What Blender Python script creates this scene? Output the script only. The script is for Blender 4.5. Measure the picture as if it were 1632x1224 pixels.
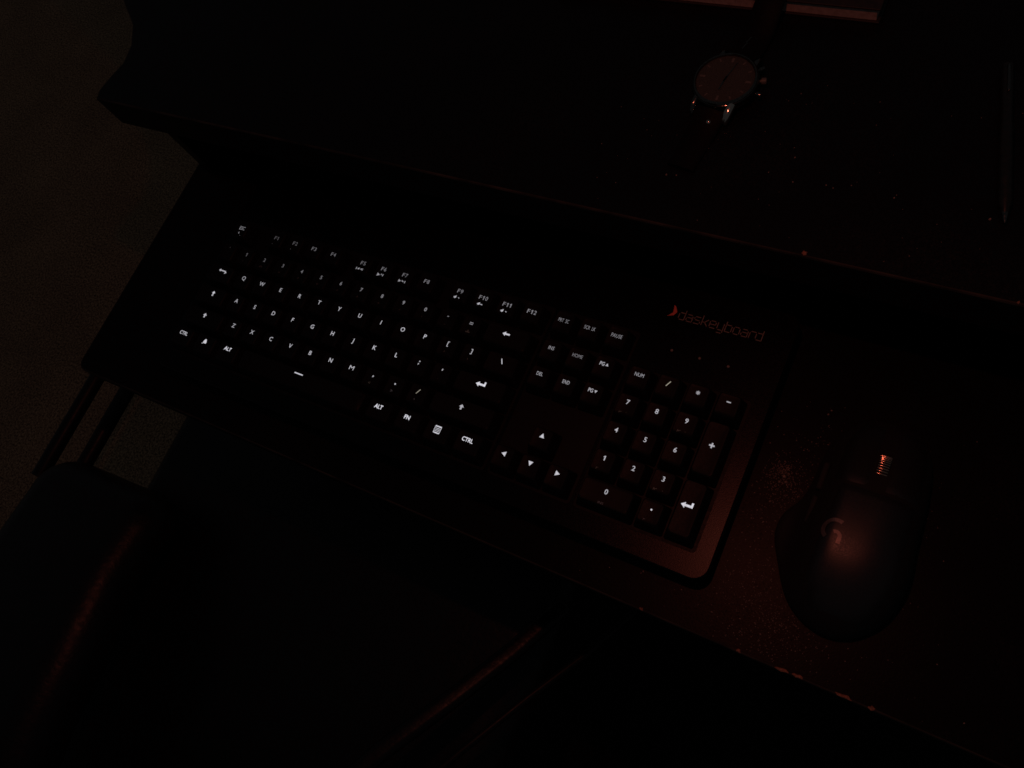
import bpy, bmesh, math, random
from mathutils import Matrix, Vector
from mathutils import noise as mnoise

# ---------------------------------------------------------------- scene, camera, light
S = bpy.context.scene
for o in list(bpy.data.objects):
    bpy.data.objects.remove(o)
U = 0.01905          # one key pitch in metres; every coordinate below is in key pitches
ZO = 38.4            # height of the key tops above the floor
def L(x, y, z): return Vector((x*U, y*U, (z+ZO)*U))

cd = bpy.data.cameras.new('camera')
cam = bpy.data.objects.new('camera', cd)
S.collection.objects.link(cam)
R3 = Matrix(((0.8637683820349722, -0.2882701796324766, 0.4132849933536736),
             (0.40566920778775334, 0.8843447943831629, -0.2310125072377202),
             (-0.29889241551023493, 0.3671982954509196, 0.880811407605735)))
m = R3.to_4x4(); m.translation = L(26.7419, -9.2390, 25.0869)
cam.matrix_world = m
cd.sensor_width = 36.0
cd.lens = 1329.268/1632*36
cd.clip_start = 0.01; cd.clip_end = 60
S.camera = cam
S.cycles.filter_width = 1.6
S.render.resolution_x, S.render.resolution_y = 1024, 768

w = bpy.data.worlds.new('World'); S.world = w; w.use_nodes = True
bg = w.node_tree.nodes['Background']
bg.inputs[0].default_value = (0.94, 0.93, 1.0, 1); bg.inputs[1].default_value = 0.0158

def lamp(name, loc, watts, col, rad):
    d = bpy.data.lights.new(name, 'POINT'); d.energy = watts; d.color = col; d.shadow_soft_size = rad
    o = bpy.data.objects.new(name, d); S.collection.objects.link(o); o.location = loc
    return o
lamp('red_lamp', L(21.6, -1.3, 27.5), 0.85, (1.0, 0.205, 0.125), 0.005)

vs = S.view_settings
vs.view_transform = 'Standard'; vs.look = 'None'; vs.exposure = 0; vs.gamma = 1; vs.use_curve_mapping = False

# ---------------------------------------------------------------- materials
def new_mat(name):
    mt = bpy.data.materials.new(name); mt.use_nodes = True
    nt = mt.node_tree; b = nt.nodes['Principled BSDF']
    return mt, nt, b
def node(nt, t, **kw):
    n = nt.nodes.new(t)
    for k, v in kw.items(): setattr(n, k, v)
    return n
def ramp(nt, src, stops):
    r = node(nt, 'ShaderNodeValToRGB')
    e = r.color_ramp.elements
    while len(e) < len(stops): e.new(0.5)
    for i, (p, c) in enumerate(stops):
        e[i].position = p; e[i].color = (c, c, c, 1) if isinstance(c, (int, float)) else (*c, 1)
    nt.links.new(src, r.inputs[0]); return r
def noise_tex(nt, scale, detail=4, rough=.55, coord='Object'):
    tc = node(nt, 'ShaderNodeTexCoord'); n = node(nt, 'ShaderNodeTexNoise')
    n.inputs['Scale'].default_value = scale; n.inputs['Detail'].default_value = detail
    n.inputs['Roughness'].default_value = rough
    nt.links.new(tc.outputs[coord], n.inputs['Vector']); return n
def bump(nt, b, src, strength, dist):
    bp = node(nt, 'ShaderNodeBump'); bp.inputs['Strength'].default_value = strength
    bp.inputs['Distance'].default_value = dist
    nt.links.new(src, bp.inputs['Height']); nt.links.new(bp.outputs[0], b.inputs['Normal'])

def mat_simple(name, c0, c1, rough=.5, metal=0., scale=200, spec=.5, bmp=0., rr=0.08):
    mt, nt, b = new_mat(name)
    n = noise_tex(nt, scale)
    r = ramp(nt, n.outputs['Fac'], [(.3, c0), (.7, c1)])
    nt.links.new(r.outputs[0], b.inputs['Base Color'])
    r2 = ramp(nt, n.outputs['Fac'], [(.3, max(0, rough-rr)), (.7, min(1, rough+rr))])
    nt.links.new(r2.outputs[0], b.inputs['Roughness'])
    b.inputs['Metallic'].default_value = metal
    b.inputs['Specular IOR Level'].default_value = spec
    if bmp: bump(nt, b, n.outputs['Fac'], bmp, .0004)
    return mt

def laminate(name, base, dust, dust_amt, rough, spec):
    """dark laminate with fine grain, dust film and scattered dust specks"""
    mt, nt, b = new_mat(name)
    tc = node(nt, 'ShaderNodeTexCoord')
    fine = noise_tex(nt, 900, 3, .7); big = noise_tex(nt, 14, 4, .6)
    vor = node(nt, 'ShaderNodeTexVoronoi'); vor.inputs['Scale'].default_value = 330
    nt.links.new(tc.outputs['Object'], vor.inputs['Vector'])
    sp = ramp(nt, vor.outputs['Distance'], [(.10, 1.0), (.22, 0.0)])
    film = ramp(nt, big.outputs['Fac'], [(.42, 0.12), (.68, 1.0)])
    gr = ramp(nt, fine.outputs['Fac'], [(.48, 0.0), (.75, 1.0)])
    m1 = node(nt, 'ShaderNodeMath', operation='MAXIMUM'); nt.links.new(sp.outputs[0], m1.inputs[0]); nt.links.new(gr.outputs[0], m1.inputs[1])
    m2 = node(nt, 'ShaderNodeMath', operation='MULTIPLY'); nt.links.new(m1.outputs[0], m2.inputs[0]); nt.links.new(film.outputs[0], m2.inputs[1])
    m3 = node(nt, 'ShaderNodeMath', operation='MULTIPLY'); nt.links.new(m2.outputs[0], m3.inputs[0]); m3.inputs[1].default_value = dust_amt
    mix = node(nt, 'ShaderNodeMix', data_type='RGBA')
    nt.links.new(m3.outputs[0], mix.inputs[0]); mix.inputs[6].default_value = (*base, 1); mix.inputs[7].default_value = (*dust, 1)
    nt.links.new(mix.outputs[2], b.inputs['Base Color'])
    rr = ramp(nt, m2.outputs[0], [(0, rough), (1, min(1, rough+.35))]); nt.links.new(rr.outputs[0], b.inputs['Roughness'])
    b.inputs['Specular IOR Level'].default_value = spec
    bump(nt, b, fine.outputs['Fac'], .35, .0002)
    return mt

def emis(name, col, strength):
    mt, nt, b = new_mat(name)
    b.inputs['Base Color'].default_value = (.6, .6, .6, 1)
    n = noise_tex(nt, 700, 2)
    r = ramp(nt, n.outputs['Fac'], [(.3, .72), (.7, 1.1)])
    mu = node(nt, 'ShaderNodeMath', operation='MULTIPLY'); nt.links.new(r.outputs[0], mu.inputs[0]); mu.inputs[1].default_value = strength
    b.inputs['Emission Color'].default_value = (*col, 1)
    nt.links.new(mu.outputs[0], b.inputs['Emission Strength'])
    b.inputs['Base Color'].default_value = (.12, .12, .12, 1)
    mt.cycles.emission_sampling = 'NONE'
    return mt

M = {}
M['tray'] = laminate('tray_laminate', (.005, .005, .005), (.34, .30, .27), .055, .33, .075)
M['desk'] = laminate('desk_laminate', (.004, .004, .005), (.30, .28, .27), .03, .34, .2)
M['band'] = mat_simple('black_edge_band', (.004, .004, .004), (.009, .008, .008), .5, scale=90, spec=.2)
M['edge'] = mat_simple('worn_edge', (.005, .005, .004), (.060, .052, .045), .6, scale=45, spec=.2)
M['chip'] = mat_simple('bare_particleboard', (.30, .13, .08), (.62, .30, .20), .9, scale=900, bmp=.6)
M['plate'] = mat_simple('black_anodised_metal', (.007, .0065, .0065), (.020, .018, .019), .285, .9, scale=1800, bmp=.12)
M['case'] = mat_simple('black_case_plastic', (.005, .005, .006), (.009, .008, .009), .5, scale=500, spec=.2)
M['key'] = mat_simple('black_keycap_plastic', (.004, .004, .0045), (.008, .0075, .008), .52, scale=1400, bmp=.2, spec=.22)
M['print'] = mat_simple('grey_print', (.20, .18, .17), (.36, .33, .31), .6, scale=900)
M['redprint'] = mat_simple('red_print', (.85, .16, .12), (.95, .24, .20), .4, scale=900)
M['rubber'] = mat_simple('dark_rubber', (.008, .008, .008), (.013, .013, .013), .75, scale=900, bmp=.3)
M['mouse'] = mat_simple('matte_mouse_shell', (.008, .0075, .008), (.016, .015, .015), .46, scale=1300, bmp=.12, spec=.9)
M['wheel'] = mat_simple('glossy_wheel', (.72, .50, .38), (.90, .66, .52), .15, 1., scale=900)
M['emblem'] = mat_simple('grey_emblem', (.20, .17, .16), (.28, .24, .23), .45, .6, scale=700)
M['carpet'], nt, b = new_mat('brown_carpet')
n1 = noise_tex(nt, 230, 6, .85); n2 = noise_tex(nt, 5, 3, .6)
r1 = ramp(nt, n1.outputs['Fac'], [(.40, (.05, .036, .026)), (.60, (.80, .54, .33))])
r2 = ramp(nt, n2.outputs['Fac'], [(.3, .70), (.7, 1.0)])
mx = node(nt, 'ShaderNodeMix', data_type='RGBA', blend_type='MULTIPLY'); mx.inputs[0].default_value = 1
nt.links.new(r1.outputs[0], mx.inputs[6]); nt.links.new(r2.outputs[0], mx.inputs[7])
nt.links.new(mx.outputs[2], b.inputs['Base Color']); b.inputs['Roughness'].default_value = 1
b.inputs['Specular IOR Level'].default_value = .1
bump(nt, b, n1.outputs['Fac'], .8, .004)
M['dark_floor_cover'] = mat_simple('black_floor_cover', (.006, .006, .006), (.014, .013, .013), 1., scale=500, spec=.05, bmp=.8)
M['leather'] = mat_simple('black_leather', (.004, .004, .004), (.007, .0065, .007), .40, scale=230, bmp=.9, spec=.36)
M['tube'] = mat_simple('black_painted_steel', (.006, .006, .006), (.010, .009, .009), .42, scale=300, spec=.3)
M['steel'] = mat_simple('brushed_steel', (.12, .11, .10), (.24, .23, .21), .13, 1., scale=1200)
M['polish'] = mat_simple('polished_steel', (.75, .68, .58), (.85, .78, .68), .12, 1., scale=900, rr=.03)
M['dial'] = mat_simple('dark_watch_dial', (.006, .009, .008), (.085, .092, .078), .6, .0, scale=2500)
M['marker'] = mat_simple('grey_dial_marker', (.10, .10, .09), (.15, .15, .14), .5, scale=900)
M['strap'] = mat_simple('black_strap', (.003, .003, .0035), (.006, .0055, .006), .6, scale=700, bmp=.4, spec=.12)
M['pages'] = mat_simple('pale_page_edges', (.32, .27, .24), (.50, .43, .39), .8, scale=300)
M['cover'] = mat_simple('dark_book_cover', (.018, .013, .012), (.030, .022, .020), .5, scale=300, bmp=.3)
M['pen'] = mat_simple('black_pen_barrel', (.006, .010, .009), (.014, .018, .017), .35, .0, scale=400)
M['dust'] = mat_simple('pale_dust', (.20, .16, .14), (.46, .38, .33), .9, scale=800)
EM = {}
def glow(k, warm=False):
    key = (k, warm)
    if key not in EM:
        EM[key] = emis('legend_glow', (1., .93, .74) if warm else (.92, .91, 1.0), .86*k**1.22)
    return EM[key]

# ---------------------------------------------------------------- helpers
def link(o): S.collection.objects.link(o); return o
def thing(name, label, cat, loc, group=None):
    o = link(bpy.data.objects.new(name, None)); o.location = L(*loc); o.empty_display_size = .02
    o['label'] = label; o['category'] = cat
    if group: o['group'] = group
    return o
def mesh_from(bm, name, mt, smooth, org):
    for v in bm.verts: v.co = (v.co - Vector(org))*U
    me = bpy.data.meshes.new(name); bm.normal_update(); bm.to_mesh(me); bm.free()
    me.materials.append(mt)
    if smooth:
        me.polygons.foreach_set('use_smooth', [True]*len(me.polygons))
        try: me.set_sharp_from_angle(angle=math.radians(smooth))
        except Exception: pass
    return me
def part(name, bm, mt, parent, smooth=0, org=None, label=None):
    """org = origin (key pitches, scene frame); the mesh is given in scene coordinates"""
    pw = Vector(parent['_w'])
    if org is None: org = tuple(pw)
    o = link(bpy.data.objects.new(name, mesh_from(bm, name, mt, smooth, org)))
    o.parent = parent; o.location = (Vector(org)-pw)*U; o['_w'] = list(org)
    if label: o['label'] = label
    return o
def root(name, label, cat, loc, group=None):
    o = thing(name, label, cat, loc, group); o['_w'] = list(loc); return o
def single(name, bm, mt, loc, label=None, cat=None, group=None, kind=None, smooth=0):
    o = link(bpy.data.objects.new(name, mesh_from(bm, name, mt, smooth, loc))); o.location = L(*loc); o['_w'] = list(loc)
    if label: o['label'] = label
    if cat: o['category'] = cat
    if group: o['group'] = group
    if kind: o['kind'] = kind
    return o

def box(bm, x0, x1, y0, y1, z0, z1, bev=0, seg=2):
    vs = [bm.verts.new((x, y, z)) for z in (z0, z1) for x, y in ((x0, y0), (x1, y0), (x1, y1), (x0, y1))]
    fs = [(3, 2, 1, 0), (4, 5, 6, 7), (0, 1, 5, 4), (1, 2, 6, 5), (2, 3, 7, 6), (3, 0, 4, 7)]
    F = [bm.faces.new([vs[i] for i in f]) for f in fs]
    if bev:
        es = list({e for f in F for e in f.edges})
        bmesh.ops.bevel(bm, geom=es, offset=bev, segments=seg, profile=.5, affect='EDGES')
def rrect(x0, x1, y0, y1, r, n=5):
    pts = []
    for cx, cy, a in ((x1-r, y1-r, 0), (x0+r, y1-r, 90), (x0+r, y0+r, 180), (x1-r, y0+r, 270)):
        for i in range(n+1):
            t = math.radians(a+90*i/n); pts.append((cx+r*math.cos(t), cy+r*math.sin(t)))
    return pts
def loft(bm, rings, cap0=True, cap1=True):
    R = [[bm.verts.new(p) for p in r] for r in rings]
    n = len(R[0])
    for a, b_ in zip(R, R[1:]):
        for i in range(n):
            j = (i+1) % n; bm.faces.new((a[i], a[j], b_[j], b_[i]))
    if cap0: bm.faces.new(list(reversed(R[0])))
    if cap1: bm.faces.new(R[-1])
    return R
def prism(bm, poly, z0, z1, ch=0):
    """extruded polygon; ch = small chamfer of the top rim"""
    cx = sum(p[0] for p in poly)/len(poly); cy = sum(p[1] for p in poly)/len(poly)
    if ch:
        def ins(p):
            d = math.hypot(p[0]-cx, p[1]-cy); k = 1-ch/d if d else 1
            return (cx+(p[0]-cx)*k, cy+(p[1]-cy)*k)
        rings = [[(*p, z0) for p in poly], [(*p, z1-ch) for p in poly], [(*ins(p), z1) for p in poly]]
    else:
        rings = [[(*p, z0) for p in poly], [(*p, z1) for p in poly]]
    loft(bm, rings)
def tube(bm, pts, r, n=12, closed=False):
    pts = [Vector(p) for p in pts]; rings = []
    for i, p in enumerate(pts):
        t = (pts[min(i+1, len(pts)-1)]-pts[max(i-1, 0)]).normalized()
        a = t.orthogonal().normalized() if i == 0 else (a_prev - t*a_prev.dot(t)).normalized()
        a_prev = a; c = t.cross(a)
        rr = r[i] if isinstance(r, (list, tuple)) else r
        rings.append([tuple(p+(a*math.cos(2*math.pi*k/n)+c*math.sin(2*math.pi*k/n))*rr) for k in range(n)])
    loft(bm, rings)
def lathe(bm, prof, c, n=48, cap=True):
    rings = [[(c[0]+r*math.cos(2*math.pi*k/n), c[1]+r*math.sin(2*math.pi*k/n), c[2]+z) for k in range(n)] for r, z in prof]
    loft(bm, rings, cap, cap)
def catmull(P, n=6):
    out = []; N = len(P)
    for i in range(N):
        p0, p1, p2, p3 = (Vector(P[(i+k-1) % N]) for k in range(4))
        for j in range(n):
            t = j/n
            out.append(tuple(.5*((2*p1)+(-p0+p2)*t+(2*p0-5*p1+4*p2-p3)*t*t+(-p0+3*p1-3*p2+p3)*t**3)))
    return out

# ---- lettering: text turned to mesh outlines (verts 2D, faces)
TC = {}
def text_geo(s, off=0.018):
    if (s, off) in TC: return TC[(s, off)]
    cu = bpy.data.curves.new('t', 'FONT'); cu.body = s; cu.size = 1; cu.offset = off; cu.resolution_u = 3
    o = link(bpy.data.objects.new('t', cu)); bpy.context.view_layer.update()
    ev = o.evaluated_get(bpy.context.evaluated_depsgraph_get()); me = ev.to_mesh()
    V = [(v.co.x, v.co.y) for v in me.vertices]; F = [tuple(p.vertices) for p in me.polygons]
    ev.to_mesh_clear(); bpy.data.objects.remove(o); bpy.data.curves.remove(cu)
    x0 = min(v[0] for v in V); x1 = max(v[0] for v in V); y0 = min(v[1] for v in V); y1 = max(v[1] for v in V)
    TC[(s, off)] = (V, F, x0, x1, y0, y1); return TC[(s, off)]
HCAP = None
def g_text(s, h, wd=None, off=.018, fit=False, cx=0, cy=0):
    """2D glyph geometry centred on (cx,cy); h = capital height"""
    global HCAP
    if HCAP is None: HCAP = text_geo('H', .0)[5]
    V, F, x0, x1, y0, y1 = text_geo(s, off)
    sy = h/((y1-y0) if fit else HCAP); sx = sy if wd is None else wd/(x1-x0)
    ym = (y0+y1)/2 if fit else HCAP/2
    return [((x-(x0+x1)/2)*sx+cx, (y-ym)*sy+cy) for x, y in V], F
def g_poly(*polys):
    V, F = [], []
    for p in polys:
        n = len(V); V += list(p); F.append(tuple(range(n, n+len(p))))
    return V, F
def g_line(x0, y0, x1, y1, t):
    d = math.hypot(x1-x0, y1-y0); nx, ny = -(y1-y0)/d*t/2, (x1-x0)/d*t/2
    return [(x0-nx, y0-ny), (x1-nx, y1-ny), (x1+nx, y1+ny), (x0+nx, y0+ny)]
def g_arc(cx, cy, r, t, a0, a1, n=10, taper=False):
    out, inn = [], []
    for i in range(n+1):
        a = math.radians(a0+(a1-a0)*i/n); k = math.sin(math.pi*i/n) if taper else 1
        out.append((cx+(r+t/2*k)*math.cos(a), cy+(r+t/2*k)*math.sin(a)))
        inn.append((cx+(r-t/2*k)*math.cos(a), cy+(r-t/2*k)*math.sin(a)))
    return [[out[i], out[i+1], inn[i+1], inn[i]] for i in range(n)]
def g_circle(cx, cy, r, n=12): return [(cx+r*math.cos(2*math.pi*i/n), cy+r*math.sin(2*math.pi*i/n)) for i in range(n)]
def g_join(*gs):
    V, F = [], []
    for v, f in gs:
        n = len(V); V += list(v); F += [tuple(i+n for i in q) for q in f]
    return V, F
def g_move(g, dx, dy): return [(x+dx, y+dy) for x, y in g[0]], g[1]
def tri(d, s=.11):
    P_ = {'up': [(-s, -s*.8), (s, -s*.8), (0, s)], 'down': [(-s, s*.8), (0, -s), (s, s*.8)],
          'left': [(s*.8, -s), (s*.8, s), (-s, 0)], 'right': [(-s*.8, -s), (s, 0), (-s*.8, s)]}
    return g_poly(P_[d])
def arrow_up(s): return g_poly([(-s*.36, -s), (s*.36, -s), (s*.36, 0), (-s*.36, 0)], [(-s, 0), (s, 0), (0, s)])
ONE = g_poly(g_line(.012, -.092, .012, .092, .042), [(-.055, .04), (-.01, .092), (-.01, .05), (-.04, .02)])
ICON = {
 'backspace': g_poly(g_line(-.05, 0, .17, 0, .07), [(-.17, 0), (-.03, -.10), (-.03, .10)]),
 'enter': g_poly(g_line(-.10, -.03, .20, -.03, .085), g_line(.165, -.01, .165, .12, .075), [(-.24, -.03), (-.09, -.14), (-.09, .08)]),
 'shift': arrow_up(.115), 'caps': g_join(arrow_up(.10), g_poly(g_line(-.05, -.135, .05, -.135, .03))),
 'tab': g_poly(g_line(-.20, .03, .18, .03, .055), [(-.26, .03), (-.15, -.05), (-.15, .11)], [(.25, -.02), (.14, -.11), (.14, .06)]),
 'space': g_poly(g_line(-.235, 0, .235, 0, .05)),
 'menu': g_poly(g_line(-.14, .14, .14, .14, .055), g_line(-.14, -.135, .14, -.135, .045), g_line(-.14, -.13, -.14, .13, .022), g_line(.14, -.13, .14, .13, .022),
                g_line(-.11, .055, .11, .055, .024), g_line(-.11, -.005, .11, -.005, .024), g_line(-.11, -.065, .11, -.065, .024)),
 'system': g_poly([(-.085, -.10), (.085, -.10), (.10, -.02), (.04, .10), (0, .15), (-.04, .10), (-.10, -.02)], [(-.10, -.10), (-.17, -.15), (-.06, -.12)]),
 'moon': g_poly(*g_arc(.06, .04, .13, .055, 150, 290, 10, True)),
 'slash': g_poly(g_line(-.06, -.11, .06, .11, .032)), 'backslash': g_poly(g_line(.055, -.11, -.055, .11, .036)),
 'minus': g_poly(g_line(-.08, 0, .08, 0, .045)), 'plus': g_poly(g_line(-.10, 0, .10, 0, .06), g_line(0, -.10, 0, -.031, .06), g_line(0, .031, 0, .10, .06)),
 'star': g_poly(*[g_line(0, 0, .075*math.cos(a), .075*math.sin(a), .05) for a in [math.radians(90+60*k) for k in range(6)]]),
 'dot': g_poly(g_circle(0, -.03, .036)), 'comma': g_poly(g_circle(.01, -.03, .034), [(-.02, -.04), (.035, -.04), (-.02, -.10)]),
 'semicolon': g_poly(g_circle(.01, .07, .032), g_circle(0, -.045, .03), [(-.02, -.05), (.03, -.05), (-.02, -.11)]),
 'quote': g_poly(g_line(0, -.0, .012, .085, .045)), 'grave': g_poly(g_line(-.03, .07, .02, .03, .03)),
 'equals': g_poly(g_line(-.085, .035, .085, .035, .034), g_line(-.085, -.035, .085, -.035, .034)),
 'hyphen': g_poly(g_line(-.04, 0, .04, 0, .035)),
 'lbracket': g_poly(g_line(-.02, -.12, -.02, .12, .035), g_line(0, .105, .045, .105, .03), g_line(0, -.105, .045, -.105, .03)),
 'rbracket': g_poly(g_line(.02, -.12, .02, .12, .035), g_line(-.045, .105, 0, .105, .03), g_line(-.045, -.105, 0, -.105, .03)),
 'bulb_low': g_poly(*g_arc(0, 0, .06, .02, 180, 360, 8), g_line(-.10, -.08, .02, -.08, .016)),
 'previous': g_poly(g_line(-.16, -.05, -.16, .05, .03), [(-.02, -.06), (-.02, .06), (-.12, 0)], [(.11, -.06), (.11, .06), (.0, 0)], g_line(.14, -.05, .14, .05, .02)),
 'play': g_poly([(-.15, -.07), (-.03, 0), (-.15, .07)], g_line(.03, -.065, .03, .065, .035), g_line(.11, -.065, .11, .065, .035)),
 'next': g_poly(g_line(.16, -.05, .16, .05, .03), [(-.14, -.06), (-.03, 0), (-.14, .06)], [(0, -.06), (.11, 0), (0, .06)]),
 'speaker': g_poly([(-.13, 0), (-.03, -.085), (-.03, .085)], g_line(-.13, 0, -.03, 0, .06), g_circle(.08, -.01, .035)),
 'speaker_plain': g_poly([(-.13, 0), (-.02, -.08), (-.02, .08)], g_line(-.02, 0, .10, 0, .04)),
}

# ---------------------------------------------------------------- the setting: floor, desk, tray
bm = bmesh.new(); box(bm, -190, 130, -130, 130, -38.9, -38.4)
single('floor', bm, M['carpet'], (0, 0, -38.4), kind='structure')

bm = bmesh.new(); prism(bm, rrect(-26, 110, -95, 60, 2, 4), -38.38, -37.95, .1)  # added black cover, keeps the floor dark below the tray
single('dark_floor_cover', bm, M['dark_floor_cover'], (40, -10, -38.38), 'black floor cover added to darken the brown carpet under the chair and desk', 'dark_floor_cover')
def inset_poly(poly, d):
    n = len(poly); out = []
    for i in range(n):
        p0, p1, p2 = Vector(poly[i-1]), Vector(poly[i]), Vector(poly[(i+1) % n])
        a = (p1-p0).normalized(); b_ = (p2-p1).normalized()
        na = Vector((-a.y, a.x)); nb = Vector((-b_.y, b_.x)); mdir = (na+nb)
        if mdir.length < 1e-6: mdir = na
        mdir.normalize(); k = d/max(.3, mdir.dot(na)); out.append(tuple(p1+mdir*k))
    return out
def table(name, label, cat, poly, z0, z1, mt, band, org):
    r = root(name, label, cat, org)
    ip = inset_poly(poly, band)
    bm = bmesh.new()          # top sheet with thickness
    loft(bm, [[(*p, z0) for p in ip], [(*p, z1) for p in ip]])
    part('board', bm, mt, r)
    bm = bmesh.new()          # edge band wrapped round the board, chamfered top arris
    mid = inset_poly(poly, band*.35)
    rings = [[(*p, z0) for p in poly], [(*p, z1-band*.8) for p in poly], [(*p, z1-band*.12) for p in mid], [(*p, z1-.004) for p in inset_poly(poly, band-.004)]]
    loft(bm, rings[:2], False, False)
    part('edge_band', bm, M['band'], r, smooth=50)
    bm = bmesh.new(); loft(bm, rings[1:], False, False)
    part('worn_rim', bm, M['edge'], r, smooth=50)
    return r

# desk top: front edge at y=2.28, the left end bends away to the left further back
dl = [(-6.05, 2.28), (46, 2.28), (46, 34), (-30, 34), (-24, 15), (-12, 10.2), (-8.3, 7.35), (-6.7, 6.1), (-6.05, 5.1), (-5.85, 4.2), (-6.1, 3.3), (-6.2, 2.7)]
desk = table('desk', 'black desk top whose straight front edge overhangs the back of the keyboard tray', 'desk', dl, 2.45, 4.0, M['desk'], .075, (20, 2.3, 2.45))
for lx, ly in ((44, 5), (44, 32), (-20, 31), (12, 32)):
    bm = bmesh.new(); box(bm, lx-1.2, lx+1.2, ly-1.2, ly+1.2, -38.4, 2.44, .12); part('leg', bm, M['tube'], desk)
# sliding keyboard tray, hung under the desk on two runners
ty0, ty1, tx0, tx1 = -7.86, 16, -5.62, 36.5
tl = rrect(tx0, tx1, ty0, ty1, .45, 4)
tray = table('keyboard_tray', 'black sliding tray with chipped front edge carrying the keyboard and the mouse', 'keyboard tray', tl, -2.75, -1.6, M['tray'], .075, (15, -7.8, -2.75))
for rx in (-4.6, 35.2):
    bm = bmesh.new(); box(bm, rx-.3, rx+.3, 2.9, 15.5, -1.59, 2.44, .05); part('runner', bm, M['tube'], tray)
random.seed(4)
def chip(cx, cy, z, wx, wy, parent, n=11, th=.05):
    bm = bmesh.new(); pts = []
    for i in range(n):
        a = 2*math.pi*i/n; k = random.uniform(.55, 1.1)
        pts.append((cx+wx*k*math.cos(a), cy+wy*k*math.sin(a)))
    loft(bm, [[(*p, z-.10) for p in pts], [(*p, z+th*.4) for p in pts], [(cx+(p[0]-cx)*.6, cy+(p[1]-cy)*.6, z+th+random.uniform(-.02, .03)) for p in pts]])
    part('chip', bm, M['chip'], parent, label='bare reddish chip or painted red light point in the worn edge')
for cx, wx in ((25.92, .24), (26.33, .17), (27.62, .28), (24.6, .10), (21.5, .07), (28.4, .12)):
    chip(cx, -7.80, -1.61, wx, .065, tray)
chip(23.21, 2.40, 3.99, .075, .075, desk); chip(28.45, 2.34, 3.99, .035, .035, desk)  # the smaller one stands in for a tiny red point of light

# ---------------------------------------------------------------- keyboard
kb = root('keyboard', 'full size black keyboard with glowing white legends and red arrow emblem on the tray', 'keyboard', (11.25, -2, -1.6))
KX0, KX1, KY0, KY1 = -.62, 23.14, -6.47, 2.72
bm = bmesh.new()
o_ = rrect(KX0, KX1, KY0, KY1, .5, 6)
def sc_in(poly, d): return inset_poly(poly, d)
loft(bm, [[(*p, -1.55) for p in sc_in(o_, .25)], [(*p, -1.40) for p in sc_in(o_, .06)], [(*p, -.86) for p in sc_in(o_, .06)]])
part('case', bm, M['case'], kb, smooth=40)
for fx, fy in ((1, -5.8), (21.5, -5.8), (1, 2), (21.5, 2)):
    bm = bmesh.new(); lathe(bm, [(.35, 0), (.35, .06)], (fx, fy, -1.6), 20); part('foot', bm, M['rubber'], kb)
# top plate: a rim with three wells where the keys sit
bm = bmesh.new()
loft(bm, [[(*p, -.855) for p in o_], [(*p, -.66) for p in o_], [(*p, -.62) for p in sc_in(o_, .04)]])
part('top_plate', bm, M['plate'], kb, smooth=40)
def well(x0, x1, y0, y1):
    bm = bmesh.new(); 
    loft(bm, [[(*p, -.618) for p in rrect(x0, x1, y0, y1, .12, 3)], [(*p, -.60) for p in rrect(x0, x1, y0, y1, .12, 3)]])
    part('key_well', bm, M['case'], kb)
well(-.08, 15.06, -5.72, .66); well(15.19, 18.31, -5.72, .66); well(18.44, 22.58, -5.72, -.58)

capcache = {}
def cap_mesh(wd, ht, dish=True):
    k = (wd, ht, dish)
    if k in capcache: return capcache[k]
    bm = bmesh.new(); hw, hh = wd/2-.03, ht/2-.03
    def rr(ix, iy, r, z, oy=0, n=3):
        return [(x, y+oy, z) for x, y in rrect(-hw+ix, hw-ix, -hh+iy, hh-iy, r, n)]
    tw = hw-.15
    def dz(x): return -.028*(1-(x/tw)**2) if dish and wd < 1.3 else (-.02*(1-min(1, abs(x)/tw)**6) if dish else .0)
    rings = [rr(0, 0, .06, -.56), rr(.01, .01, .06, -.50), rr(.11, .09, .09, -.07, .035), rr(.125, .105, .10, -.03, .04), rr(.15, .13, .10, -.004, .045)]
    top = rr(.15, .13, .10, 0, .045)
    for s in (.93, .75, .5, .25):
        rings.append([(x*s, (y-.045)*s+.045, dz(x*s)) for x, y, z in top])
    loft(bm, rings, True, True)
    me = mesh_from(bm, 'keycap', M['key'], 40, (0, 0, 0)); capcache[k] = me; return me
def lz(x, wd):
    tw = wd/2-.18
    return (-.028*(1-min(1, abs(x)/tw)**2) if wd < 1.3 else -.02*(1-min(1, abs(x)/tw)**6))+.006

def key(kind, x0, row, wd, legs, ht=1., label=None, dish=True):
    """x0 = left edge, row = legend row (0 = function row); legs = [(geo, dx, dy, material)]"""
    yc = {0: -.02}.get(row, -row-.15)-(ht-1)/2
    if row == 0: legs = [(g, dx, dy+.08, mt) for g, dx, dy, mt in legs]
    xc = x0+wd/2
    o = link(bpy.data.objects.new(kind, cap_mesh(wd, ht, dish)))
    o.parent = kb; pw = Vector(kb['_w']); o.location = (Vector((xc, yc, 0))-pw)*U
    if label: o['label'] = label
    for g, dx, dy, mt in legs:
        V, F = g; V = [(x*.85, y*.85) for x, y in V]
        me = bpy.data.meshes.new('legend')
        me.from_pydata([((x+dx)*U, (y+dy)*U, lz(x+dx, wd)*U if dish else .006*U) for x, y in V], [], F)
        me.materials.append(mt)
        l = link(bpy.data.objects.new('legend', me)); l.parent = o
    return o
T = g_text
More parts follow.
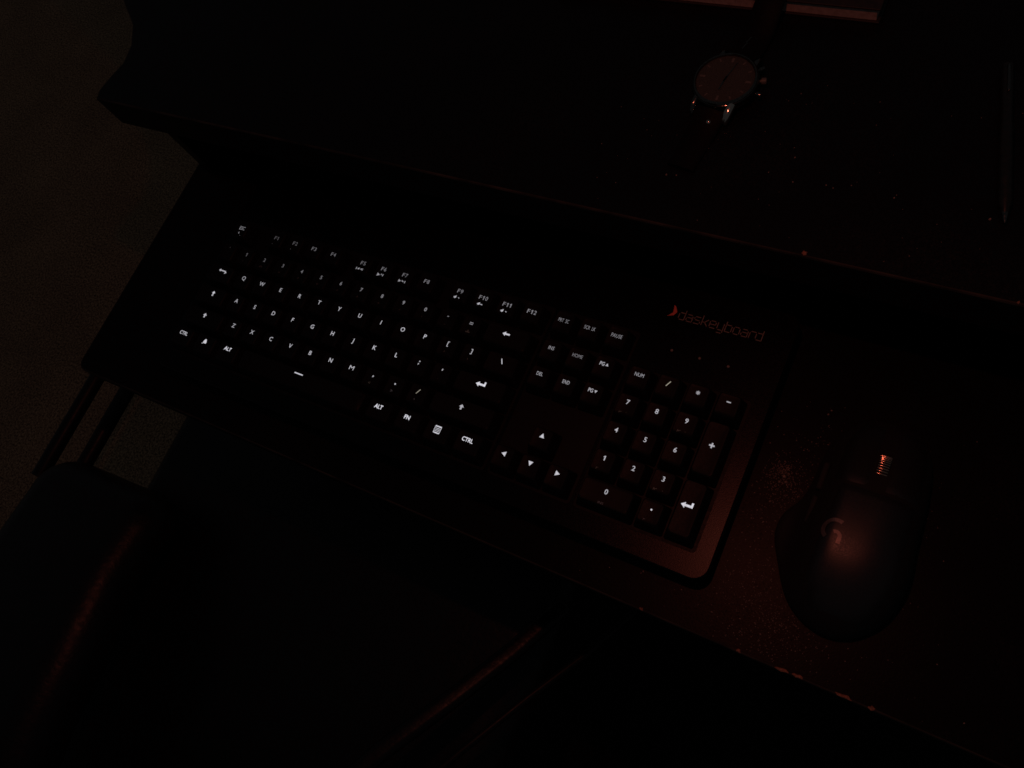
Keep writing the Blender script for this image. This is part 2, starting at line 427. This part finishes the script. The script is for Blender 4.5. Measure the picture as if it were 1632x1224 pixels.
# F row
def spaced(st, h, wd):
    gs = []; n = len(st); cw = wd/n
    for q, c in enumerate(st):
        dx = (q-(n-1)/2)*cw
        gs.append(g_move(([(x*h/.184, y*h/.184) for x, y in ONE[0]], ONE[1]), dx, 0) if c == '1' else g_text(c, h, cw*.74, .004, cx=dx))
    return g_join(*gs)
FH, FB = .175, .26
def fk(i, x0, icon=None, b=FB, ib=.3):
    s = 'F%d' % i
    legs = [(spaced(s, FH, .31 if i < 10 else .46), 0, .0, glow(b))]
    if icon: legs.append((([(x*1.15, y*1.15) for x, y in ICON[icon][0]], ICON[icon][1]), -.03, -.27, glow(ib)))
    key('function_key', x0, 0, 1, legs, label='key lettered ' + s)
key('escape_key', 0, 0, 1, [(T('ESC', .18, .34), .06, .0, glow(.30)), (ICON['moon'], .06, -.26, glow(.42))], label='key lettered ESC with a crescent')
for i, x0, ic, b, ib in ((1, 2, 'bulb_low', .13, .07), (2, 3, 'bulb_low', .17, .12), (3, 4, None, .24, 0), (4, 5, None, .24, 0),
                     (5, 6.5, 'previous', .24, .40), (6, 7.5, 'play', .30, .45), (7, 8.5, 'next', .28, .45), (8, 9.5, None, .32, 0),
                     (9, 11, 'speaker', .30, .5), (10, 12, 'speaker_plain', .32, .6), (11, 13, 'speaker', .34, .6), (12, 14, None, .38, 0)):
    fk(i, x0, ic, b, ib)
for s, x0, wd in (('PRT SC', 15.25, .46), ('SCR LK', 16.25, .48), ('PAUSE', 17.25, .46)):
    key('navigation_key', x0, 0, 1, [(T(s.replace(' ', '  '), .155, wd, -.008), 0, .02, glow(.40))], label='key lettered ' + s)
# number row
DY = .15
key('symbol_key', 0, 1, 1, [(ICON['grave'], 0, DY+.05, glow(.05)), (g_text('~', .05, .12), 0, -.18, glow(.006, True))], label='key with grave accent and tilde')
sh = '!@#$%^&*()'
for i, c in enumerate('1234567890'):
    key('number_key', 1+i, 1, 1, [(ONE if c == '1' else T(c, .17), 0, DY, glow(.15+.028*i)), (T(sh[i], .13), -.02, -.18, glow(.004, True))], label='number row key lettered ' + c)
key('symbol_key', 11, 1, 1, [(ICON['hyphen'], 0, DY, glow(.30)), (T('_', .1), 0, -.12, glow(.012, True))], label='key with hyphen')
key('symbol_key', 12, 1, 1, [(ICON['equals'], 0, DY, glow(.36)), (ICON['plus'], 0, -.2, glow(.018, True))], label='key with equals sign')
key('modifier_key', 13, 1, 2, [(ICON['backspace'], -.05, DY, glow(.80))], label='wide key with a left arrow, above the backslash key')
# letters
key('modifier_key', 0, 2, 1.5, [(ICON['tab'], .06, DY, glow(.62))], label='wide key with two tab arrows')
for i, c in enumerate('QWERTYUIOP'):
    key('letter_key', 1.5+i, 2, 1, [(T(c, .19, off=.010), 0, DY, glow(.50+.03*i))], label='key lettered ' + c)
key('symbol_key', 11.5, 2, 1, [(ICON['lbracket'], 0, DY, glow(.62)), (T('{', .16), -.02, -.2, glow(.014, True))], label='key with left bracket')
key('symbol_key', 12.5, 2, 1, [(ICON['rbracket'], 0, DY, glow(.62)), (T('}', .16), -.02, -.2, glow(.014, True))], label='key with right bracket')
key('symbol_key', 13.5, 2, 1.5, [(ICON['backslash'], 0, DY, glow(.75))], label='wide key with backslash')
key('modifier_key', 0, 3, 1.75, [(ICON['caps'], .08, DY, glow(.85))], label='wide key with a short up arrow, above left shift')
for i, c in enumerate('ASDFGHJKL'):
    key('letter_key', 1.75+i, 3, 1, [(T(c, .19, .235 if c == 'M' else None, off=-.004 if c == 'M' else .010), 0, DY, glow(.58+.03*i))], label='key lettered ' + c)
key('symbol_key', 10.75, 3, 1, [(ICON['semicolon'], 0, DY, glow(.6)), (T(':', .1), 0, -.2, glow(.012, True))], label='key with semicolon')
key('symbol_key', 11.75, 3, 1, [(ICON['quote'], 0, DY, glow(.6)), (T('"', .1), -.02, -.22, glow(.014, True))], label='key with apostrophe')
key('enter_key', 12.75, 3, 2.25, [(ICON['enter'], .02, DY, glow(.95))], label='wide key with a hooked return arrow')
key('modifier_key', 0, 4, 2.25, [(ICON['shift'], .02, DY, glow(.65))], label='wide left shift key with an up arrow')
for i, c in enumerate('ZXCVBNM'):
    key('letter_key', 2.25+i, 4, 1, [(T(c, .19, .235 if c == 'M' else None, off=-.004 if c == 'M' else .010), 0, DY, glow(.58+.03*i))], label='key lettered ' + c)
key('symbol_key', 9.25, 4, 1, [(ICON['comma'], 0, DY, glow(.6)), (T('<', .14), -.02, -.15, glow(.035, True))], label='key with comma')
key('symbol_key', 10.25, 4, 1, [(ICON['dot'], 0, DY, glow(.7)), (T('>', .14), -.02, -.15, glow(.06))], label='key with full stop left of the slash key')
key('symbol_key', 11.25, 4, 1, [(ICON['slash'], 0, DY, glow(.42, True)), (T('?', .16), -.02, -.2, glow(.04))], label='main block key with slash')
key('modifier_key', 12.25, 4, 2.75, [(ICON['shift'], -.05, DY, glow(.62))], label='wide right shift key with an up arrow')
# bottom row
key('modifier_key', 0, 5, 1.25, [(T('CTRL', .17, .50, .012), 0, DY+.02, glow(.75))], label='left key lettered CTRL')
key('modifier_key', 1.25, 5, 1.25, [(ICON['system'], -.03, DY, glow(.85))], label='key with a small flame shaped icon')
key('modifier_key', 2.5, 5, 1.25, [(T('ALT', .17, .42, .03), -.05, DY+.04, glow(.85))], label='left key lettered ALT')
key('space_bar', 3.75, 5, 6.25, [(ICON['space'], -.13, DY+.09, glow(.8))], dish=False)
key('modifier_key', 10, 5, 1.25, [(T('ALT', .17, .40, .03), -.07, DY, glow(.95))], label='right key lettered ALT')
key('modifier_key', 11.25, 5, 1.25, [(T('FN', .17, .27, .03), -.07, DY, glow(.95))], label='key lettered FN')
key('modifier_key', 12.5, 5, 1.25, [(ICON['menu'], -.02, DY-.04, glow(.85))], label='key with a menu list icon')
key('modifier_key', 13.75, 5, 1.25, [(T('CTRL', .17, .50, .018), -.05, DY, glow(1.0))], label='right key lettered CTRL')
# navigation
for s, x0, r_, wd, b in (('INS', 15.25, 1, .25, .45), ('HOME', 16.25, 1, .44, .30), ('DEL', 15.25, 2, .27, .55), ('END', 16.25, 2, .30, .55)):
    key('navigation_key', x0, r_, 1, [(T(s, .15, wd, 0.0), 0, DY, glow(b))], label='key lettered ' + s)
for s, r_, d in (('PG', 1, 'up'), ('PG', 2, 'down')):
    key('navigation_key', 17.25, r_, 1, [(g_join(T('PG', .15, .20, cx=-.10), g_move(tri(d, .065), .11, 0)), 0, DY, glow(.58))], label='key lettered PG with a triangle pointing ' + d)
for x0, r_, d, nm in ((16.25, 4, 'up', 'top'), (15.25, 5, 'left', 'left'), (16.25, 5, 'down', 'middle'), (17.25, 5, 'right', 'right')):
    key('arrow_key', x0, r_, 1, [(tri(d, .105), 0, DY, glow(.78))], label='%s arrow key with a triangle pointing %s' % (nm, d))
# numeric pad
NB = .62
key('keypad_key', 18.5, 1, 1, [(T('NUM', .15, .37, -.006), 0, DY, glow(.55))], label='key lettered NUM')
key('keypad_key', 19.5, 1, 1, [(ICON['slash'], 0, DY, glow(.5, True))], label='numeric pad key with slash')
key('keypad_key', 20.5, 1, 1, [(ICON['star'], 0, DY, glow(.42))], label='numeric pad key with asterisk')
key('keypad_key', 21.5, 1, 1, [(ICON['minus'], 0, DY, glow(.55))], label='numeric pad key with minus')
SD = -.24
for s, x0, r_, sub in (('7', 18.5, 2, ('HOME', .3)), ('8', 19.5, 2, 'up'), ('9', 20.5, 2, ('PG UP', .32)), ('4', 18.5, 3, 'left'), ('5', 19.5, 3, None), ('6', 20.5, 3, 'right'),
                       ('1', 18.5, 4, ('END', .24)), ('2', 19.5, 4, 'down'), ('3', 20.5, 4, ('PG DN', .36))):
    legs = [(ONE if s == '1' else T(s, .185, off=.010), 0, DY, glow(NB+.03))]
    if sub: legs.append((tri(sub, .045) if isinstance(sub, str) else T(sub[0], .09, sub[1]), -.04, SD, glow(.024, True)))
    key('keypad_key', x0, r_, 1, legs, label='numeric pad key lettered ' + s)
key('keypad_key', 18.5, 5, 2, [(T('0', .185, off=.010), -.02, DY, glow(.66)), (T('INS', .09, .22), -.06, SD, glow(.022))], label='wide numeric pad key lettered 0')
key('keypad_key', 20.5, 5, 1, [(ICON['dot'], 0, DY, glow(.75)), (T('DEL', .09, .22), -.04, SD, glow(.020))], label='numeric pad key with decimal point')
key('keypad_key', 21.5, 2, 1, [(ICON['plus'], 0, DY, glow(.62))], ht=2, label='tall numeric pad key with plus')
key('enter_key', 21.5, 4, 1, [(ICON['enter'], -.03, DY, glow(.90))], ht=2, label='tall numeric pad key with a hooked return arrow')

def decal(name, g, mt, parent, x, y, z, smooth=0, label=None):
    """printed mark: thin raised ink a few hundredths of a millimetre proud of its plate"""
    bm = bmesh.new(); V, F = g
    vs = [bm.verts.new((a+x, b_+y, z)) for a, b_ in V]
    for f in F:
        try: bm.faces.new([vs[i] for i in f])
        except ValueError: pass
    return part(name, bm, mt, parent, label=label)
# emblem + lettering on the plate
PZ = -.612
decal('emblem', g_poly([(-.05, .26), (.03, .20), (.13, .03), (.09, -.02), (.0, -.02)], [(.0, -.02), (.09, -.02), (.13, .03), (.05, -.12), (-.17, -.20), (-.10, -.15)]), M['redprint'], kb, 19.06, 1.70, PZ, label='red bird like arrow emblem')
# the maker's lettering drawn as thin wide strokes
def strokes(lines, t): return g_poly(*[g_line(a, b_, c, d, t) for a, b_, c, d in lines])
LW, LH, LT = .203, .25, .028
GL = {
 'd': [(1, 1.45, 1, 0), (1, 0, .15, 0), (.0, .15, .0, .85), (.15, 1, 1, 1)],
 'a': [(.1, 1, .85, 1), (1, .85, 1, 0), (1, 0, .12, 0), (0, .12, 0, .45), (.12, .57, 1, .57)],
 's': [(1, 1, .12, 1), (0, .88, 0, .66), (.1, .54, .9, .50), (1, .38, 1, .12), (.9, 0, 0, 0)],
 'k': [(0, 1.45, 0, 0), (0, .5, .45, .5), (.45, .5, 1, 1), (.45, .5, 1, 0)],
 'e': [(1, 0, .12, 0), (0, .12, 0, .88), (.12, 1, .88, 1), (1, .88, 1, .55), (1, .5, .05, .5)],
 'y': [(0, 1, 0, .15), (.12, 0, .9, 0), (1, 1, 1, -.3), (.9, -.42, .1, -.42)],
 'b': [(0, 1.45, 0, 0), (0, 0, .88, 0), (1, .12, 1, .88), (.88, 1, 0, 1)],
 'o': [(.12, 0, .88, 0), (1, .12, 1, .88), (.88, 1, .12, 1), (0, .88, 0, .12)],
 'r': [(0, 0, 0, .85), (.12, 1, .95, 1)],
}
x = 0; segs = []
for ch in 'daskeyboard':
    segs += [(x+a*LW, b_*LH, x+c*LW, d*LH) for a, b_, c, d in GL[ch]]
    x += LW+.067 if ch != 'r' else LW*.9+.03
decal('lettering', strokes(segs, LT), M['print'], kb, 19.29, 1.50, PZ, label='thin grey lettering')
# lock lights, unlit
for lx in (19.52, 20.49, 21.46):
    bm = bmesh.new(); lathe(bm, [(.045, 0), (.045, .02), (.02, .035)], (lx, .35, -.625), 14); part('indicator_light', bm, M['print'], kb, smooth=30)

# ---------------------------------------------------------------- mouse
ms = root('computer_mouse', 'black computer mouse with wide thumb rest and ribbed wheel right of the keyboard', 'mouse', (26.6, -3.2, -1.6))
OUT = [(24.98, -2.25), (24.84, -2.85), (24.50, -3.45), (24.46, -4.15), (24.82, -4.95), (25.28, -5.75), (25.85, -6.25), (26.6, -6.47), (27.3, -6.30),
       (27.85, -5.80), (28.18, -5.15), (28.34, -4.25), (28.25, -3.0), (28.2, -1.75), (28.0, -.6), (27.5, .15), (26.7, .35), (25.9, .15), (25.3, -.45), (25.05, -1.3)]
OUTL = catmull([(x_, y_, 0) for x_, y_ in OUT], 5)
MC = (26.55, -3.9)
def mtop(x_, y_, s):
    """top surface height over the tray at normalised radius s"""
    t = (y_+6.5)/7.0
    hump = 1.15+.95*math.exp(-((y_+4.15)/3.0)**2)
    k = min(1, max(0, (x_-24.75)/1.25)); k = k*k*(3-2*k)
    side = .34+(hump-.34)*k
    return .10+side*(max(0, 1-s**3.2))**.55
def radial(x_, y_):
    a = math.atan2(y_-MC[1], x_-MC[0]); best = 9
    d = math.hypot(x_-MC[0], y_-MC[1])
    n = len(OUTL)
    for i in range(n):
        p, q = OUTL[i], OUTL[(i+1) % n]
        ux, uy = math.cos(a), math.sin(a); ex, ey = q[0]-p[0], q[1]-p[1]
        den = ux*ey-uy*ex
        if abs(den) < 1e-9: continue
        tt = ((p[0]-MC[0])*ey-(p[1]-MC[1])*ex)/den; ss = ((p[0]-MC[0])*uy-(p[1]-MC[1])*ux)/den
        if tt > 0 and -1e-6 <= ss <= 1+1e-6: best = tt; break
    return d/best
bm = bmesh.new()
rings = [[(p[0]*.0+MC[0]+(p[0]-MC[0])*.96, MC[1]+(p[1]-MC[1])*.96, -1.585) for p in OUTL], [(p[0], p[1], -1.5) for p in OUTL]]
for s in (.995, .98, .955, .92, .87, .80, .72, .62, .50, .36, .2, .07):
    rings.append([(MC[0]+(p[0]-MC[0])*s, MC[1]+(p[1]-MC[1])*s, -1.6+mtop(MC[0]+(p[0]-MC[0])*s, MC[1]+(p[1]-MC[1])*s, s)) for p in OUTL])
loft(bm, rings); part('body', bm, M['rubber'], ms, smooth=60)
def shell(name, xl, xr, y0, y1, lift, mt, ny=22, nx=12, parent=ms):
    """panel laid over the body: xl, xr give its sides at each y"""
    bm = bmesh.new(); G = []
    for j in range(ny+1):
        y_ = y0+(y1-y0)*j/ny; a, b_ = xl(y_), xr(y_); row = []
        for i in range(nx+1):
            x_ = a+(b_-a)*i/nx; s = min(.999, radial(x_, y_))
            e = min(i, nx-i, j, ny-j); drop = 0 if e > 0 else lift*1.3
            row.append(bm.verts.new((x_, y_, -1.6+mtop(x_, y_, s)+lift-drop)))
        G.append(row)
    for j in range(ny):
        for i in range(nx): bm.faces.new((G[j][i], G[j][i+1], G[j+1][i+1], G[j+1][i]))
    return part(name, bm, mt, parent, smooth=70)
def xleft(y_):
    t = (y_+6.2)/6.2; return 25.55+.55*math.sin(math.pi*max(0, min(1, .95-t)))*.35+.9*max(0, .18-t)*3
def xright(y_): 
    t = (y_+6.2)/6.2; return 27.95-.9*max(0, .2-t)*2.6
shell('palm_shell', xleft, xright, -6.0, -2.35, .05, M['mouse'], 26, 14)
shell('button', lambda y_: 25.55+max(0, y_+.9)*.35, lambda y_: 26.52, -2.28, -.0, .03, M['mouse'], 16, 8)
shell('button', lambda y_: 26.98, lambda y_: 27.95-max(0, y_+.9)*.35, -2.28, -.0, .03, M['mouse'], 16, 8)
for yb in (-2.1, -3.2):
    bm = bmesh.new(); box(bm, 25.16, 25.36, yb-.45, yb+.45, -1.0, -.72, .06); part('side_button', bm, M['rubber'], ms)
# wheel with ribs across
wr = .62; wz = -1.6+mtop(26.75, -1.62, radial(26.75, -1.62))+.075-wr
bm = bmesh.new()
loft(bm, [[(xx, -1.62+(wr-.05-dd)*math.cos(2*math.pi*k/40), wz+(wr-.05-dd)*math.sin(2*math.pi*k/40)) for k in range(40)] for xx, dd in ((26.58, .06), (26.62, 0), (26.88, 0), (26.92, .06))])
wh = part('scroll_wheel', bm, M['rubber'], ms, smooth=40)
bm = bmesh.new()
for k in range(46):
    a = 2*math.pi*k/46; cy, cz = -1.62+(wr-.03)*math.cos(a), wz+(wr-.03)*math.sin(a)
    tube(bm, [(26.60, cy, cz), (26.64, cy+.012*math.cos(a), cz+.012*math.sin(a)), (26.86, cy+.012*math.cos(a), cz+.012*math.sin(a)), (26.90, cy, cz)], .024, 8)
part('wheel_ribs', bm, M['wheel'], wh, smooth=60)
# emblem: an open ring with an inner hook
def drape(name, polys, mt, lift, parent):
    bm = bmesh.new()
    for pl in polys:
        vs = []
        for x_, y_ in pl: vs.append(bm.verts.new((x_, y_, -1.6+mtop(x_, y_, min(.999, radial(x_, y_)))+lift)))
        bm.faces.new(vs)
    return part(name, bm, mt, parent, smooth=70)
drape('logo_mark', g_arc(26.08, -3.86, .30, .11, 62, 232, 16)+g_arc(26.13, -4.02, .13, .10, 120, -30, 8)+[[(26.20, -4.03), (26.31, -4.05), (26.31, -4.20), (26.20, -4.20)]], M['emblem'], .058, ms)
# ---------------------------------------------------------------- wrist watch
DZ = 4.0
wt = root('wrist_watch', 'round steel wrist watch with dark dial and black strap lying on the desk', 'watch', (19.3, 7.25, DZ))
WC = (19.30, 7.20, DZ+.12)
bm = bmesh.new(); lathe(bm, [(.72, 0), (.90, .05), (.98, .16), (1.0, .30), (.97, .38), (.94, .40)], WC, 72); part('case', bm, M['steel'], wt, smooth=35)
bm = bmesh.new(); lathe(bm, [(.965, .402), (.955, .44), (.915, .475), (.885, .475), (.865, .44), (.86, .405)], WC, 72, False); part('bezel', bm, M['steel'], wt, smooth=35)
bm = bmesh.new(); lathe(bm, [(.858, .403), (.858, .408)], WC, 64); dial = part('dial', bm, M['dial'], wt)
bm = bmesh.new()
for k in range(12):
    a = math.radians(30*k); c, s_ = math.cos(a), math.sin(a); r0, r1, t = (.62 if k % 3 == 0 else .68), .79, (.022 if k % 3 else .035)
    vs = [bm.verts.new((WC[0]+c*r-s_*q, WC[1]+s_*r+c*q, WC[2]+.414)) for r, q in ((r0, -t), (r1, -t), (r1, t), (r0, t))]; bm.faces.new(vs)
part('hour_markers', bm, M['marker'], dial)
for nm, ang, ln, t in (('hour_hand', 262, .42, .03), ('minute_hand', 75, .66, .02)):
    bm = bmesh.new(); a = math.radians(ang); c, s_ = math.cos(a), math.sin(a)
    vs = [(WC[0]+c*r-s_*q, WC[1]+s_*r+c*q) for r, q in ((-.1, -t), (ln, -t*.5), (ln, t*.5), (-.1, t))]
    loft(bm, [[(*v, WC[2]+.42) for v in vs], [(*v, WC[2]+.43) for v in vs]]); part(nm, bm, M['steel'], dial)
for a, nm, rr in ((14, 'crown', .10), (38, 'push_button', .065), (-12, 'push_button', .065)):
    c, s_ = math.cos(math.radians(a)), math.sin(math.radians(a)); bm = bmesh.new()
    tube(bm, [(WC[0]+c*r, WC[1]+s_*r, WC[2]+.22) for r in (.95, 1.04, 1.045, 1.17, 1.19)], [rr*.5, rr*.5, rr, rr, rr*.8], 18); part(nm, bm, M['marker'] if nm == 'crown' else M['steel'], wt, smooth=35)
ax = Vector((.12, .99, 0)).normalized(); px = Vector((ax.y, -ax.x, 0))
def wp(a, b_, z): v = Vector((WC[0], WC[1], 0))+px*a+ax*b_; return (v.x, v.y, DZ+z)
for sy in (1, -1):
    for sx in (1, -1):
        bm = bmesh.new()
        tube(bm, [wp(sx*.56, sy*.74, .42), wp(sx*.56, sy*.98, .38), wp(sx*.55, sy*1.14, .24), wp(sx*.54, sy*1.20, .12)], [.14, .14, .12, .08] if (sx, sy) == (1, -1) else [.10, .10, .085, .06], 12)
        part('lug', bm, M['polish'] if (sx, sy) == (1, -1) else M['steel'], wt, smooth=50)  # lower right lug made thicker and brighter to give its glint
    # strap as a cambered ribbon
    bm = bmesh.new(); rings = []
    prof = [(1.0, .30, .50), (1.25, .22, .50), (1.7, .12, .48), (2.2, .12, .47), (2.8, .52, .46), (3.2, .70, .46), (4.2, .70, .45), (5.6, .68, .43)] if sy > 0 else \
           [(1.0, .30, .50), (1.2, .20, .50), (1.45, .10, .48), (2.0, .07, .46), (2.6, .07, .44), (3.0, .07, .43)]
    for b_, z, hw in prof:
        rings.append([wp(-hw, sy*b_, z), wp(-hw*.85, sy*b_, z+.075), wp(0, sy*b_, z+.10), wp(hw*.85, sy*b_, z+.075), wp(hw, sy*b_, z), wp(0, sy*b_, z-.06)])
    loft(bm, rings); part('strap', bm, M['strap'], wt, smooth=50)
# steel bead and two pins added on the strap to make glints
bm = bmesh.new(); lathe(bm, [(.09, 0), (.085, .04), (.06, .075), (.02, .09)], wp(.10, -1.34, .19), 18); part('glint_bead', bm, M['polish'], wt, smooth=60)
for b_ in (1.35, 1.62):
    bm = bmesh.new(); tube(bm, [wp(-.14, b_, .30-.12*(b_-1.3)), wp(-.10, b_+.28, .26-.12*(b_-1.3))], .022, 8); part('glint_pin', bm, M['steel'], wt, smooth=60)

# ---------------------------------------------------------------- book behind the watch, pen at the right
bk = root('book', 'closed dark book with pale page edges lying behind the watch', 'book', (18, 14, DZ))
bm = bmesh.new(); box(bm, 12.0, 22.85, 10.28, 22, DZ+.01, DZ+.07, .02); part('cover', bm, M['cover'], bk)
bm = bmesh.new(); box(bm, 12.1, 22.75, 10.36, 21.9, DZ+.072, DZ+.50); part('page_block', bm, M['pages'], bk)
bm = bmesh.new(); box(bm, 12.0, 22.85, 10.28, 22, DZ+.502, DZ+.57, .02); part('cover', bm, M['cover'], bk)

pn = root('pen', 'slim dark pen lying near the right end of the desk', 'pen', (27.1, 6.5, DZ))
p0, p1 = Vector((27.62, 4.35, DZ+.17)), Vector((26.52, 9.2, DZ+.17)); d = p1-p0
bm = bmesh.new(); tube(bm, [p0+d*t for t in (.06, .12, .60, .61, 1.0)], [.09, .165, .17, .15, .15], 20); part('barrel', bm, M['pen'], pn, smooth=40)
bm = bmesh.new(); tube(bm, [p0+d*t for t in (0, .02, .06)], [.02, .05, .09], 16); part('tip', bm, M['steel'], pn, smooth=40)
bm = bmesh.new(); tube(bm, [p0+d*t+Vector((0, 0, .19)) for t in (.80, .81, .97, .98)], [.02, .045, .045, .02], 10); part('clip', bm, M['steel'], pn, smooth=40)

# ---------------------------------------------------------------- chair in front of the tray
ch = root('armchair', 'black leather armchair with padded arms pushed up in front of the tray', 'chair', (3, -18, -38.4))
def pad(name, path, hw, hh, r, mt, seg=6):
    """padded bar with rounded-rectangle section swept along a path in plan; ends rounded"""
    bm = bmesh.new(); rings = []; n = len(path)
    P_ = [Vector(p) for p in path]
    d0 = (P_[1]-P_[0]).normalized(); d1 = (P_[-1]-P_[-2]).normalized()
    pts = []
    for k in range(5, -1, -1):
        a = math.pi/2*k/5.5; pts.append((P_[0]-d0*r*math.sin(a)+d0*r, 1-(1-math.cos(a))*r/hh*1.0))
    pts += [(p, 1) for p in P_[1:-1]]
    for k in range(0, 6):
        a = math.pi/2*k/5.5; pts.append((P_[-1]+d1*r*math.sin(a)-d1*r, 1-(1-math.cos(a))*r/hh))
    for i, (p, k) in enumerate(pts):
        t = (pts[min(i+1, len(pts)-1)][0]-pts[max(i-1, 0)][0]); t.z = 0; t.normalize(); s_ = Vector((t.y, -t.x, 0))
        hwk = hw-(1-k)*hh
        rings.append([tuple(p+s_*a+Vector((0, 0, b_))) for a, b_ in rrect(-hwk, hwk, -hh*k, hh*k, min(r, hh*k*.98, hwk*.98), seg)])
    loft(bm, rings); return part(name, bm, mt, ch, smooth=60)
pad('arm', [(-9.2, -11.9, -11.0), (-9.1, -14, -10.6), (-8.8, -17, -9.9), (-7.9, -20, -9.25), (-7.3, -24, -8.8), (-6.0, -31, -8.7)], 4.6, 1.9, 1.8, M['leather'])
pad('arm', [(16.7, -8.3, -10.6), (15.6, -11.0, -9.8), (14.4, -13.5, -8.9), (12.8, -16.5, -8.0), (10.9, -20.5, -7.4), (7.6, -28, -7.2)], .40, .32, .30, M['leather'])
bm = bmesh.new(); tube(bm, [(19.2, -7.2, -12.6), (18.0, -10.0, -11.6), (16.7, -12.5, -10.6), (15.2, -15.5, -9.7), (13.2, -19.5, -9.1), (10, -27, -8.9)], .16, 12); part('arm_rail', bm, M['tube'], ch, smooth=60)
pad('seat', [(2.9, -3.5, -15), (2.9, -10, -15), (2.6, -20, -15.4), (2.2, -30, -15.8)], 13.2, 2.2, 1.9, M['leather'])
bm = bmesh.new(); box(bm, -9, 14, -34, -30.5, -16, 14, 1.4, 5); part('backrest', bm, M['leather'], ch, smooth=60)
for pts in ([(-13.3, -14, -11.8), (-13.3, -4, -11.8), (-13.3, -2.6, -13.2), (-13.3, -2.4, -20), (-13.3, -2.4, -38)],
            [(-16.0, -14, -11.8), (-16.0, -4, -11.8), (-16.0, -2.6, -13.2), (-16.0, -2.4, -20), (-16.0, -2.4, -38)]):
    bm = bmesh.new(); tube(bm, pts, .45, 14); part('leg', bm, M['tube'], ch, smooth=50)
for lx, ly in ((14, -8), (13.5, -30), (-8, -30)):
    bm = bmesh.new(); tube(bm, [(lx, ly, -17), (lx, ly, -38.3)], .5, 14); part('leg', bm, M['tube'], ch, smooth=50)

# ---------------------------------------------------------------- dust
random.seed(11)
def flakes(name, spots, z, org):
    bm = bmesh.new()
    for x_, y_, r in spots:
        n = random.choice((4, 5, 6)); a0 = random.random()*6.28
        base = [(x_+r*random.uniform(.5, 1)*math.cos(a0+6.283*i/n), y_+r*random.uniform(.5, 1)*math.sin(a0+6.283*i/n)) for i in range(n)]
        loft(bm, [[(*p, z+.001) for p in base], [(x_+(p[0]-x_)*.6, y_+(p[1]-y_)*.6, z+r*.6) for p in base]])
    single(name, bm, M['dust'], org, kind='stuff', label=('few pale dust specks on the desk top near the watch' if z > 0 else 'dense pale dust specks on the tray around the mouse'), cat='dust')
sp = [(random.uniform(16, 29), random.uniform(2.6, 8), random.choice((.012, .014, .018, .022))) for _ in range(60)]
sp += [(18.6, 3.95, .05), (18.9, 4.0, .03), (22.0, 5.3, .04), (22.2, 4.5, .04), (23.1, 4.6, .03), (23.3, 4.55, .03), (24.9, 4.6, .03), (19.5, 5.1, .025), (27.28, 4.5, .05), (20.9, 6.0, .02)]
flakes('desk_dust', sp, DZ, (22, 5, DZ))
sp = []
for _ in range(520):
    x_, y_ = random.gauss(24.9, 1.9), random.gauss(-4.6, 2.4)
    if -7.6 < y_ < 2 and x_ < 34 and not (x_ < 23.25 and y_ > -6.6) and radial(x_, y_) > 1.02:
        sp.append((x_, y_, random.choice((.010, .012, .016, .022, .03))))
for cx_, cy_, sg, nn in ((24.2, -2.5, .40, 420), (24.0, -2.1, .15, 120), (24.9, -1.0, .5, 60), (25.3, -6.6, .75, 520), (24.2, -5.6, .5, 120), (23.9, -3.6, .35, 60)):
    for _ in range(nn):
        x_, y_ = random.gauss(cx_, sg), random.gauss(cy_, sg)
        if -7.7 < y_ and x_ > 23.3 and radial(x_, y_) > 1.02: sp.append((x_, y_, random.choice((.012, .016, .02, .026))))
sp += [(24.15, -2.3, .09), (24.05, -2.5, .06), (24.25, -2.45, .07), (24.8, .25, .05), (24.75, .1, .04), (24.0, -3.2, .05), (29.6, -6.0, .03), (30.6, -7.2, .035)]
flakes('tray_dust', sp, -1.6, (25, -4, -1.6))

for o in S.objects:
    if '_w' in o: del o['_w']
